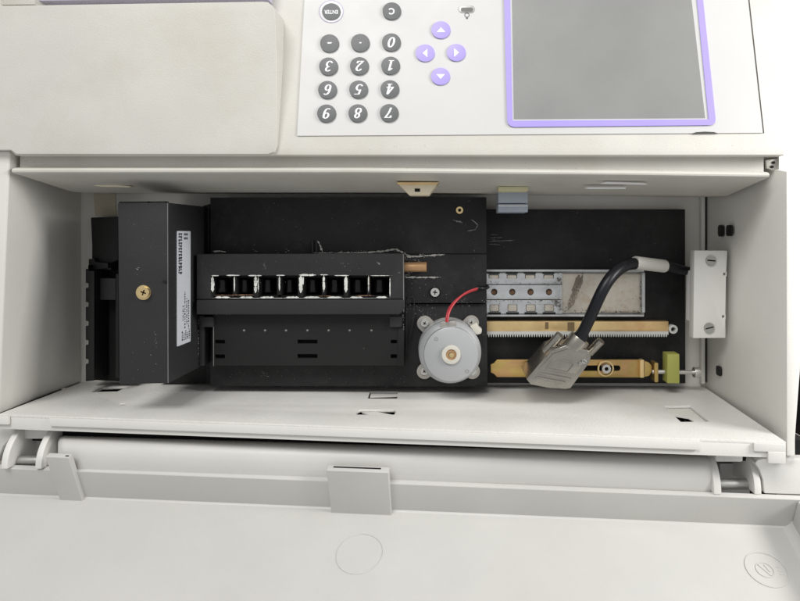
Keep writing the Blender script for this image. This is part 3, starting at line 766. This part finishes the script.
# ball cage
xh = [494.2, 512.3, 530.6, 549.0]
prism("ball_cage", [rect(440, 285.0, 561.8, 299.2)] + [circ(x, 292.0, 3.1, 3.3, 20) for x in xh], Z0 + 0.0048, 0.0016, M['steel'], rail, 0.0002)
for yA, yB, up in ((273.2, 284.0, True), (300.2, 313.8, False)):
    notch = []
    for x in xh:
        notch.append(rect(x - 5.6, 274.0, x + 4.8, 278.6, 0.8) if up else rect(x - 4.6, 304.6, x + 5.0, 311.8, 0.8))
    prism("ball_cage", [rect(440, yA, 562.2, yB)] + notch, Z0 + 0.0042, 0.0012, M['steel'], rail, 0.0002)
for x in xh:
    prism("cage_tab", rect(x - 5, 275.4, x + 4.2, 279.6, 1.0), Z0 + 0.0038, 0.001, M['tan'], rail, 0.0002)
    prism("cage_tab", rect(x - 4.2, 304.8, x + 4.6, 311.2, 1.0), Z0 + 0.0038, 0.001, M['tan'], rail, 0.0002)
    prism("ball_slot", rect(x - 6, 312.2, x + 6.5, 314.4), Z0 + 0.0046, 0.0005, M['void'], rail, 0)
    prism("ball_slot", rect(x - 6.5, 272.4, x + 5.5, 273.9), Z0 + 0.0046, 0.0005, M['void'], rail, 0)
    cylinder("ball_pin", at(x, 292, Z0 + 0.0016), at(x, 292, Z0 + 0.0030), 0.0016, M['rust'], rail)
flakes("grease_spot", [(488, 283, 562, 284, 1.0, 34, 0.5), (488, 301, 562, 302, 1.4, 50, 0.6), (553, 300, 562, 309, 2, 34, 0.8), (557, 274, 562, 284, 1.5, 20, 0.8)], Z0 + 0.0049, M['smudge'], rail, 10)
# gold bar and rack
prism("gold_bar", rect(440, 321.4, 668.6, 332.8), Z0 + 0.007, 0.006, M['gold_bar'], SL, 0.0004)
prism("grease_and_shade_smear", rect(545, 322.2, 548.5, 329.2), Z0 + 0.00706, 0.0002, M['bar_cable_shade'], SL, 0)  # painted patch in place of the cable's dark reflection on the bar
prism("grease_and_shade_smear", rect(567.5, 322.2, 574.5, 331), Z0 + 0.00706, 0.0002, M['bar_cable_shade'], SL, 0)  # second painted patch of cable shade on the bar
tooth = []
x = 440.0
while x < 667:
    tooth += [(x, 334.2), (x + 0.6, 337.0), (x + 1.15, 337.0), (x + 1.75, 334.2)]
    x += 2.4
rk = prism("gear_rack", [(440, 331.6)] + [(667.5, 331.6)][::-1][:0] + tooth + [(668.5, 335.0), (668.5, 331.6)], Z0 + 0.0088, 0.005, M['rack'], SL, 0)
prism("rack_eye", [circ(673.4, 329.4, 4.4, 4.4, 28), circ(673.4, 329.4, 2.3, 2.3, 28)], Z0 + 0.008, 0.004, M['rack'], SL, 0.0003)
# gold bracket at the bottom
def gz(x, y): return Z0 + 0.008
GB = prism("bracket", [[(497, 359.6), (643.6, 359.6), (643.6, 377.6), (497, 377.2), (494, 374), (490.5, 372.5), (490.5, 364.5), (494, 363)],
           rect(560, 365.6, 620.4, 370.8, 2.4)], gz, 0.002, M['gold'], SL, 0.0004)
prism("bracket_slot", rect(560, 365, 621, 371.4), Z0 + 0.0055, 0.001, M['void'], GB, 0)
prism("bracket_flange", rect(640.2, 359.8, 644.2, 377.8), Z0 + 0.0105, 0.004, M['gold_bar'], GB, 0.0004)
prism("bracket_flange", [(644.4, 361), (649, 362.4), (652, 366), (652, 372), (649, 376), (644.4, 377)], Z0 + 0.0085, 0.004, M['gold'], GB, 0.0004)
prism("bracket_flange", rect(654.6, 362.8, 658.2, 382.2, 1.0), Z0 + 0.011, 0.008, M['gold'], GB, 0.0004)
prism("washer", [circ(605.8, 368.6, 8.2, 8.2, 36), circ(605.8, 368.6, 6.6, 6.6, 36)], Z0 + 0.0094, 0.0013, M['brass'], GB, 0.0003)
screw(606.6, 369.0, Z0 + 0.0082, 4.4, M['screw'], GB, 'hex', 0.2, 0.003)
cylinder("thumb_screw", at(652, 371.6, Z0 + 0.008), at(697, 372.4, Z0 + 0.008), 0.0013, M['screw'], SL)
cylinder("thumb_screw", at(693.6, 372.2, Z0 + 0.008), at(699.6, 372.4, Z0 + 0.008), 0.0032, M['screw'], SL)
LB_ = prism("adjuster_block", [(667.4, 354.2), (679.6, 354.0), (679.8, 383.6), (667.2, 383.4)], Z0 + 0.0135, 0.009, M['lime'], SL, 0.0006)

# ------------------------------------------------------------------ cell changer carriage
CC = empty("cell_changer", at(340, 300, BK), "black sliding cuvette changer with eight cell slots and a round silver motor", "cuvette changer")
ZC = -0.057
BP = prism("base_plate", [(210.2, 303.8), (486.8, 303.8), (487.6, 386.8), (210.0, 386.2)], ZC, 0.0145, M['black'], CC, 0.0005)
TP = prism("top_plate", [(210.2, 197.6), (486.4, 197.2), (486.6, 253.6), (210.2, 254.4)], ZC + 0.0032, 0.012, M['black'], CC, 0.0003)
MP = prism("middle_plate", [(206, 254.9), (486.6, 254.1), (486.7, 303.0), (206, 303.0)], ZC + 0.0030, 0.012, M['black'], CC, 0.0003)
ZT = ZC + 0.0032
prism("side_flange", [(203, 206), (209.4, 204), (209.4, 252), (204.5, 252)], ZC - 0.004, 0.010, M['black_plastic'], CC, 0.0003)
prism("dowel_cap", [circ(297.4, 250.0, 9.3, 9.3, 36), circ(297.4, 250, 8.4, 8.4, 36)], ZT + 0.0003, 0.0004, M['black_plastic'], CC, 0.0001)
prism("stop_rib", [(311.6, 241.5), (313.0, 240), (313.2, 254), (311.8, 254)], ZT + 0.0012, 0.0014, M['black_smooth'], CC, 0.0002)
prism("stop_rib", [(315.6, 240.6), (316.8, 240.2), (317, 254), (315.8, 254)], ZT + 0.0012, 0.0014, M['black_smooth'], CC, 0.0002)
prism("guide_strip", [[(406.0, 300), (409, 296.4), (413, 296.6), (414.6, 300), (414.6, 316), (406, 356)], [(406.9, 300.4), (409.4, 297.4), (412.6, 297.6), (413.7, 300.4), (413.7, 316), (407, 350)]], ZC + 0.0036, 0.0008, M['black_smooth'], CC, 0.0001)
ragged("chipped_edge", [(a, b, c, d, e * 1.8) for a, b, c, d, e in [(312, 253.0, 334, 253.2, 0.9), (330, 253.3, 372, 252.9, 1.0), (366, 252.8, 386, 251.0, 1.5), (384, 251.0, 396, 248.9, 1.6), (394, 249.0, 404, 252.4, 1.7), (402, 252.4, 410, 256.2, 1.6),
                        (406, 256.6, 424, 256.2, 1.7), (420, 256.4, 445, 254.4, 1.3), (404, 277.6, 416, 277.0, 1.3), (414, 277.4, 441, 277.3, 1.1), (317.2, 240.4, 319.6, 244, 1.4), (319.4, 243.6, 322.6, 252, 1.5),
                        (213, 251.3, 221, 251.0, 1.2), (219, 251.2, 226, 252.0, 1.0)]], ZT + 0.0002, M['pale_scuff'], TP, 20)
flakes("chipped_edge", [(330, 252.8, 398, 250, 0.7, 40, 0.4), (405, 257.0, 445, 254.6, 0.8, 34, 0.45), (404, 258, 420, 261, 1.4, 22, 0.5), (404, 277.4, 440, 277.2, 0.7, 26, 0.45),
                        (404, 276, 413, 271, 1.4, 22, 0.6), (405, 262, 408, 270, 0.8, 12, 0.6), (254, 251, 290, 251, 1, 8, 0.4)], ZT + 0.0002, M['pale_scuff'], MP, 21)
ragged("scuff", [(453, 220, 463, 223, 1.6), (456, 222, 461, 221, 1.2), (471, 219.5, 475, 222, 1.0), (474, 221, 478, 225, 1.5), (478, 225, 475, 230, 1.3), (475.5, 229.6, 467, 231.2, 1.2)], ZT + 0.0001, M['scuff'], TP, 23)
flakes("scuff", [(215, 205, 480, 245, 22, 70, 0.28), (406, 280, 480, 300, 10, 40, 0.4),
                 (407, 306, 440, 316, 4, 40, 0.45), (462, 304, 470, 300, 2, 10, 0.6)], ZT + 0.0001, M['scuff'], TP, 22)
screw(459.6, 210.2, ZT, 3.6, M['brass'], CC, 'hex', 0.2, 0.0010)
prism("screw_well", circ(435, 292.4, 5.9, 5.9, 28), ZT + 0.0002, 0.0004, M['void'], CC, 0)
screw(435, 292.4, ZT - 0.0004, 4.4, M['screw'], CC, 'cross', 0.1, 0.0016)
cylinder("copper_pin", at(396, 267.2, ZT + 0.003), at(426.6, 267.0, ZT + 0.003), 0.0029, M['copper'], CC)

# cell block
ZB = -0.041
holes = [(212.2, 233.2), (236.4, 253.6), (258.6, 277.4), (281.4, 298.2), (303.4, 322.2), (325.4, 344.2), (348.2, 367.6), (369.6, 389.6)]
CB = prism("cell_block", [[(196.6, 254.2), (402.8, 253.6), (403.2, 299.0), (196.6, 299.4)], rect(211, 275.6, 390.2, 297.6, 1.0)], ZB, 0.012, M['black_smooth'], CC, 0.0004)
prism("block_base", rect(200, 257, 399, 298.5), ZB - 0.0125, ZB - 0.0125 - ZC + 0.001, M['void'], CC, 0)
for i in range(len(holes) - 1):       # walls between the cells
    x0, x1 = holes[i][1], holes[i + 1][0]
    prism("cell_wall", rect(x0, 276.0, x1, 295.0 if i % 2 == 0 else 297), ZB - (0.0012 if i % 2 == 0 else 0.0003), 0.011, M['black_plastic'], CB, 0.0003)
V = []
for x, w_, y0, y1 in ((212.6, 2.6, 276, 292), (234.4, 0.9, 276, 292), (255.6, 2.6, 276, 293), (258.2, 0.8, 277, 292), (279.4, 1.2, 276, 291), (300.8, 3.0, 275.5, 293),
                      (303.2, 0.9, 276, 285), (323.8, 1.7, 275, 292), (346.0, 2.4, 276, 292.5), (368.6, 0.9, 275.5, 292), (390.0, 0.7, 277, 297)):
    V.append((x, y0, x, y1, w_ * 1.7))
for x0, x1, y, w_ in ((211, 219, 275.6, 1.1), (226, 240, 275.3, 1.0), (248, 262, 275.6, 1.2), (276, 285, 275.3, 0.9), (299, 316, 275.0, 1.9), (320, 328, 274.8, 0.9), (334, 349, 275.5, 0.9), (370, 390, 275.6, 0.55)):
    V.append((x0, y, x1, y, w_ * 1.4))
ragged("worn_edge", V, ZB + 0.0001, M['chip'], CB, 31, 0.4, 1.05, 0.05)
ragged("worn_edge", [(a, 297.4, b, 297.3, 2.7) for a, b in ((215, 230), (240, 253), (260, 274), (286, 299), (304, 320), (327, 342), (350, 363), (376, 387))]
       + [(212, 298.2, 390, 298.2, 0.55)], ZB + 0.0001, M['chip'], CB, 32, 0.35, 0.9, 0.04)
ragged("rust_edge", [(214, 295.4, 256, 294.8, 1.2), (318, 296, 332, 296, 0.9), (355, 295.6, 374, 295.6, 1.0), (369.4, 276, 369.4, 286, 0.8)], ZB - 0.0006, M['rust'], CB, 33)
for (x0, x1), yy in zip(holes, (1, 0, 2, 1, 0, 2, 1, 0)):     # bright metal edges down inside each cell
    prism("cell_lining", [[(x0 - 0.5, 276.2), (x1 + 0.5, 276.2), (x1 + 0.5, 297), (x0 - 0.5, 297)], [(x0 + 0.5, 277.2), (x1 - 0.4, 277.2), (x1 - 0.4, 295.6), (x0 + 0.5, 295.6)]], ZB - 0.003 - 0.0004 * yy, 0.006, M['black_plastic'], CB, 0.0001)
for k, (x0, x1) in enumerate(holes):
    xm = (x0 + x1) / 2
    cylinder("cell_tube", at(xm, 279.4, ZB - 0.0118), at(xm, 292.6, ZB - 0.0112), (x1 - x0) * 0.43 * 0.568e-3, M['gloss_black'], CB, 24, 0.0004)
flakes("worn_edge", [(360, 284, 362, 288, 0.8, 14, 0.6), (362, 287, 367, 289.4, 0.6, 16, 0.6), (262, 291, 270, 293, 1.0, 10, 0.5), (222, 288, 232, 293, 3, 14, 0.3)], ZB - 0.0121, M['scuff'], CB, 36)
flakes("scuff", [(200, 258, 400, 272, 8, 50, 0.3), (263, 262, 266, 272, 2, 14, 0.5), (340, 264, 350, 268, 2, 8, 0.4), (377, 262.6, 379.5, 263.4, 0.5, 9, 0.7)], ZB, M['scuff'], CB, 34)
rd = prism("ridge", [(196.4, 300.2), (403.4, 299.8), (403.6, 309), (401, 313.4), (398.4, 314.4), (196.4, 314.6)], ZB + 0.0016, 0.012, M['black_smooth'], CC, 0.0005, 3)
prism("side_edge", [(402.9, 254), (403.7, 254), (404.0, 312), (403.4, 312)], ZB - 0.0005, 0.001, M['scuff'], CB, 0)
# front panel below the ridge
ZF = -0.047
fp = prism("front_panel", [rect(213, 314, 399, 365.6), rect(297.4, 339.6, 317.4, 343.6), rect(297.4, 354.0, 317.4, 358.2), rect(214.8, 339.8, 225, 343.6, 0.8), rect(214.8, 354.4, 225, 358.4, 0.8),
           rect(390.6, 339.8, 397, 343.4, 0.8), rect(390.6, 354.2, 397, 358.2, 0.8)], ZF, 0.004, M['black_plastic'], CC, 0.0003)
prism("panel_backing", rect(212, 330, 400, 366), ZF - 0.0042, ZF - 0.0042 - ZC, M['void'], CC, 0)
for x in (244, 265, 286, 307.4, 328.6, 349.6, 371.4):
    prism("index_dot", circ(x, 330.4, 1.15, 1.0, 12), ZF + 0.0002, 0.0003, M['scuff'], fp, 0)
prism("ear", rect(201.4, 317, 213.2, 327, 1), ZF + 0.0022, 0.008, M['black_smooth'], CC, 0.0004)
prism("ear", rect(389.8, 317, 401.6, 327, 1), ZF + 0.0022, 0.008, M['black_smooth'], CC, 0.0004)
prism("end_post", rect(199.0, 316, 204, 366), ZF - 0.001, 0.008, M['black_smooth'], CC, 0.0004)
prism("end_post", rect(397.8, 327.6, 404, 366), ZF + 0.0005, 0.008, M['black_plastic'], CC, 0.0004)
prism("worn_edge", [(213.1, 326), (213.8, 326), (213.8, 366), (213.2, 366)], ZF + 0.0002, 0.0005, M['scuff'], fp, 0)
flakes("worn_edge", [(198.4, 318, 198.6, 368, 0.3, 40, 0.45), (213.4, 318, 213.4, 366, 0.3, 26, 0.4), (403, 315, 403.6, 330, 0.3, 16, 0.5), (198, 313, 236, 315, 0.5, 14, 0.4)], ZF + 0.0004, M['scuff'], fp, 41)
flakes("scuff", [(225, 370, 480, 382, 5, 80, 0.28), (262, 372, 268, 376, 2, 14, 0.5)], ZC, M['scuff'], BP, 42)

# motor
mz = ZC
fl_o = []
base_c = (448.6, 347.2)
MO = prism("motor_flange", circ(base_c[0], base_c[1], 29.6, 29.6, 56), mz + 0.003, 0.003, M['motor_base'], CC, 0.0003)
for (ex, ey) in ((424.6, 323.4), (471.4, 323.0), (424.4, 371.4), (472.4, 371.4)):
    dx, dy = base_c[0] - ex, base_c[1] - ey; l = math.hypot(dx, dy); ux, uy = dx / l, dy / l
    r = 7.6
    pts = []
    a0 = math.atan2(-uy, -ux)
    for k in range(17):
        a = a0 - math.pi / 2 + math.pi * k / 16
        pts.append((ex + r * math.cos(a), ey + r * math.sin(a)))
    pts += [(ex + ux * 13 + uy * -r, ey + uy * 13 + ux * r), (ex + ux * 13 + uy * r, ey + uy * 13 - ux * r)]
    # order check: convex hull of the points
    def hull(P):
        P = sorted(set(P)); lo = []
        cr = lambda o, a, b: (a[0]-o[0])*(b[1]-o[1])-(a[1]-o[1])*(b[0]-o[0])
        for p in P:
            while len(lo) > 1 and cr(lo[-2], lo[-1], p) <= 0: lo.pop()
            lo.append(p)
        up = []
        for p in reversed(P):
            while len(up) > 1 and cr(up[-2], up[-1], p) <= 0: up.pop()
            up.append(p)
        return lo[:-1] + up[:-1]
    prism("ear", hull(pts), mz + 0.0022, 0.0022, M['motor_base'], CC, 0.0002)
    prism("ear_recess", circ(ex, ey, 5.2, 5.2, 24), mz + 0.0023, 0.0003, M['steel_dull'], CC, 0.0001)
    screw(ex, ey, mz + 0.0022, 3.6, M['screw'], CC, 'cross', random.uniform(0, 1.5), 0.0018)
p0 = at(448.6, 347.2, mz); capc = at(451.0, 354.6, -0.036)
rb = 30 * (D - mz) / FPX; rc = 27.4 * (D + 0.036) / FPX
def ringz(c, r, z, n=64): return [Vector((c.x + r * math.cos(2*math.pi*i/n), c.y + r * math.sin(2*math.pi*i/n), z)) for i in range(n)]
def lerp(t): return Vector((p0.x + (capc.x - p0.x) * t, p0.y + (capc.y - p0.y) * t, 0))
body_st = []
for t, r, z in ((0, rb, mz + 0.0028), (0.28, rb, mz + 0.0080), (0.29, rb * 0.985, mz + 0.0082), (0.32, rb * 0.985, mz + 0.0090), (0.33, rb, mz + 0.0092), (0.62, rb, mz + 0.0140), (0.66, rb * 0.985, mz + 0.0146),
                (0.9, rc * 1.0, mz + 0.0165), (0.95, rc, -0.0372), (1.0, rc * 0.985, -0.0362), (1.0, rc * 0.96, -0.036)):
    body_st.append(ringz(lerp(t), r, z))
MC = loft("motor_can", body_st, M['motor'], CC, smooth=28)
prism("boss", [circ(451.2, 354.8, 9.4, 9.4, 40), circ(451.2, 354.8, 5.4, 5.4, 40)], -0.0345, 0.002, M['nylon'], MC, 0.0003)
prism("bearing", [circ(451.2, 354.8, 5.5, 5.5, 32), circ(451.2, 354.8, 2.6, 2.6, 24)], -0.0352, 0.001, M['copper'], MC, 0.0002)
prism("shaft", circ(451.6, 355.2, 2.4, 2.4, 20), -0.0348, 0.001, M['brass'], MC, 0.0003)
for x, y in ((436.2, 338.8), (467.4, 371.2)):
    prism("dimple", [circ(x, y, 1.9, 1.9, 18), circ(x, y, 1.2, 1.2, 18)], -0.0358, 0.0003, M['steel_dull'], MC, 0.00005)
prism("wire_window", [(441, 321.5), (455, 320.6), (457, 326), (440, 327.4)], mz + 0.0165, 0.004, M['motor_base'], MC, 0.0004)
prism("connector", [(469.5, 326), (477, 322.6), (478.4, 326.6), (482, 329.6), (481.4, 333.6), (477.5, 335), (475.4, 334)], mz + 0.010, 0.007, M['nylon'], CC, 0.0006)
def wire(pts, r=0.00062): return tube("red_wire", [at(*p) for p in pts], r, M['red'], CC)
wire([(447.5, 322, mz + 0.0185), (447.8, 314, mz + 0.018), (452, 305, mz + 0.013), (462, 294.5, mz + 0.010), (471, 290.0, mz + 0.009), (479, 288.0, mz + 0.008)])
wire([(446.0, 322, mz + 0.0178), (446.8, 313, mz + 0.0165), (450, 305.5, mz + 0.012), (460, 296, mz + 0.0095), (470, 291.2, mz + 0.008), (479, 288.8, mz + 0.007)], 0.0006)
tube("wire_sleeve", [at(477.5, 288, mz + 0.0075), at(481, 287.6, mz + 0.008), at(483, 290, mz + 0.007), at(488, 286.6, mz + 0.004)], 0.0012, M['cable'], CC)

# ------------------------------------------------------------------ D-sub connector on its cable
DC = empty("cable_connector", at(556, 368, -0.052), "silver metal connector hood on a thick black cable, lying across the gold bracket", "cable connector")
ZH = -0.030
hood = prism("hood", [(546.4, 355.8), (551, 350.4), (566.5, 345.2), (571, 347.6), (588.5, 350.4), (591.0, 357), (589.4, 362.6), (570.6, 388.2), (566, 389.0), (549, 388.0), (530.8, 384.4), (526.4, 379.0)], ZH, 0.028, M['hood'], DC, 0.0012, 3)
prism("raised_panel", [(548.5, 358.5), (553, 353.5), (567, 349.2), (585, 354), (586.6, 360), (576, 374), (538.5, 369)], ZH + 0.0004, 0.0008, M['hood'], hood, 0.0003)
for pts in ([(538, 373.6), (540, 372.4), (572, 378.6), (571, 380.4)], [(535.5, 377.6), (537, 376.4), (566, 382.0), (565, 383.6)]):
    prism("rib", pts, ZH + 0.0009, 0.0012, M['hood'], hood, 0.0003)
prism("ridge", [(546.2, 357.4), (551.4, 351.4), (566.6, 346.4), (568.2, 348.2), (552.8, 353.4), (547.8, 358.8)], ZH + 0.0012, 0.0014, M['hood'], hood, 0.0003)
prism("seam", [[(551.5, 361.5), (556, 358.6), (573, 361.8), (574.6, 364.6), (568, 372.8), (545.5, 368.6)], [(552.2, 362.4), (556.3, 359.7), (572.2, 362.8), (573.2, 364.8), (567.4, 371.7), (547.3, 368.0)]], ZH + 0.0008, 0.0005, M['hood'], hood, 0.0001)
screw(584.4, 361.6, ZH + 0.0004, 2.4, M['steel_dull'], hood, 'slot', 0.6, 0.0008)
screw(580.6, 363.6, ZH + 0.0004, 1.7, M['steel_dull'], hood, 'slot', 0.6, 0.0007)
cylinder("cable_collar", at(570, 351, ZH - 0.006), at(580.5, 337.5, ZH - 0.005), 0.0060, M['hood'], hood, bevel=0.0006)
cylinder("thumb_screw", at(545, 352, ZH - 0.010), at(560.5, 334.6, ZH - 0.006), 0.0026, M['hood'], hood, bevel=0.0004)
cylinder("thumb_screw", at(589, 353, ZH - 0.012), at(601.2, 340.5, ZH - 0.008), 0.0024, M['hood'], hood, bevel=0.0004)
cylinder("cable_boot", at(575.5, 344, ZH - 0.005), at(583.6, 332.5, ZH - 0.003), 0.0044, M['cable'], DC, bevel=0.0006, r2=0.0036)
tube("cable", [at(578, 341, ZH - 0.004), at(585, 329, ZH - 0.002), at(592.5, 312, ZH + 0.002), at(600, 295, ZH + 0.004), (at(608, 280, ZH + 0.003)), at(619, 268.4, ZH - 0.002), at(629, 263.6, ZH - 0.010), at(640, 263, ZH - 0.016), at(660, 266, ZH - 0.024)], 0.0033, M['cable'], DC, 14)
cylinder("cable_sleeve", at(634.4, 262.6, ZH - 0.013), at(665.0, 266.2, ZH - 0.023), 0.0038, M['sleeve'], DC, bevel=0.0007)
tube("cable_end", [at(666, 266, ZH - 0.0235), at(674, 268.4, ZH - 0.026), at(682, 270.6, ZH - 0.029), at(691.5, 271.0, ZH - 0.031)], 0.0033, M['cable'], DC, 8, [1, 1.0, 0.9, 0.7])

# ------------------------------------------------------------------ something dark beside the instrument
NB = hexa("dark_object", [Vector((0.232, -0.150, -0.10)), Vector((0.60, -0.150, -0.10)), Vector((0.60, -0.02, -0.10)), Vector((0.232, -0.02, -0.10)),
                         Vector((0.232, -0.150, TZ)), Vector((0.60, -0.150, TZ)), Vector((0.60, -0.02, TZ)), Vector((0.232, -0.02, TZ))], M['black_plastic'], None, 0.003)
NB["label"] = "unidentified black object beside the instrument at the right edge of the picture"; NB["category"] = "object"
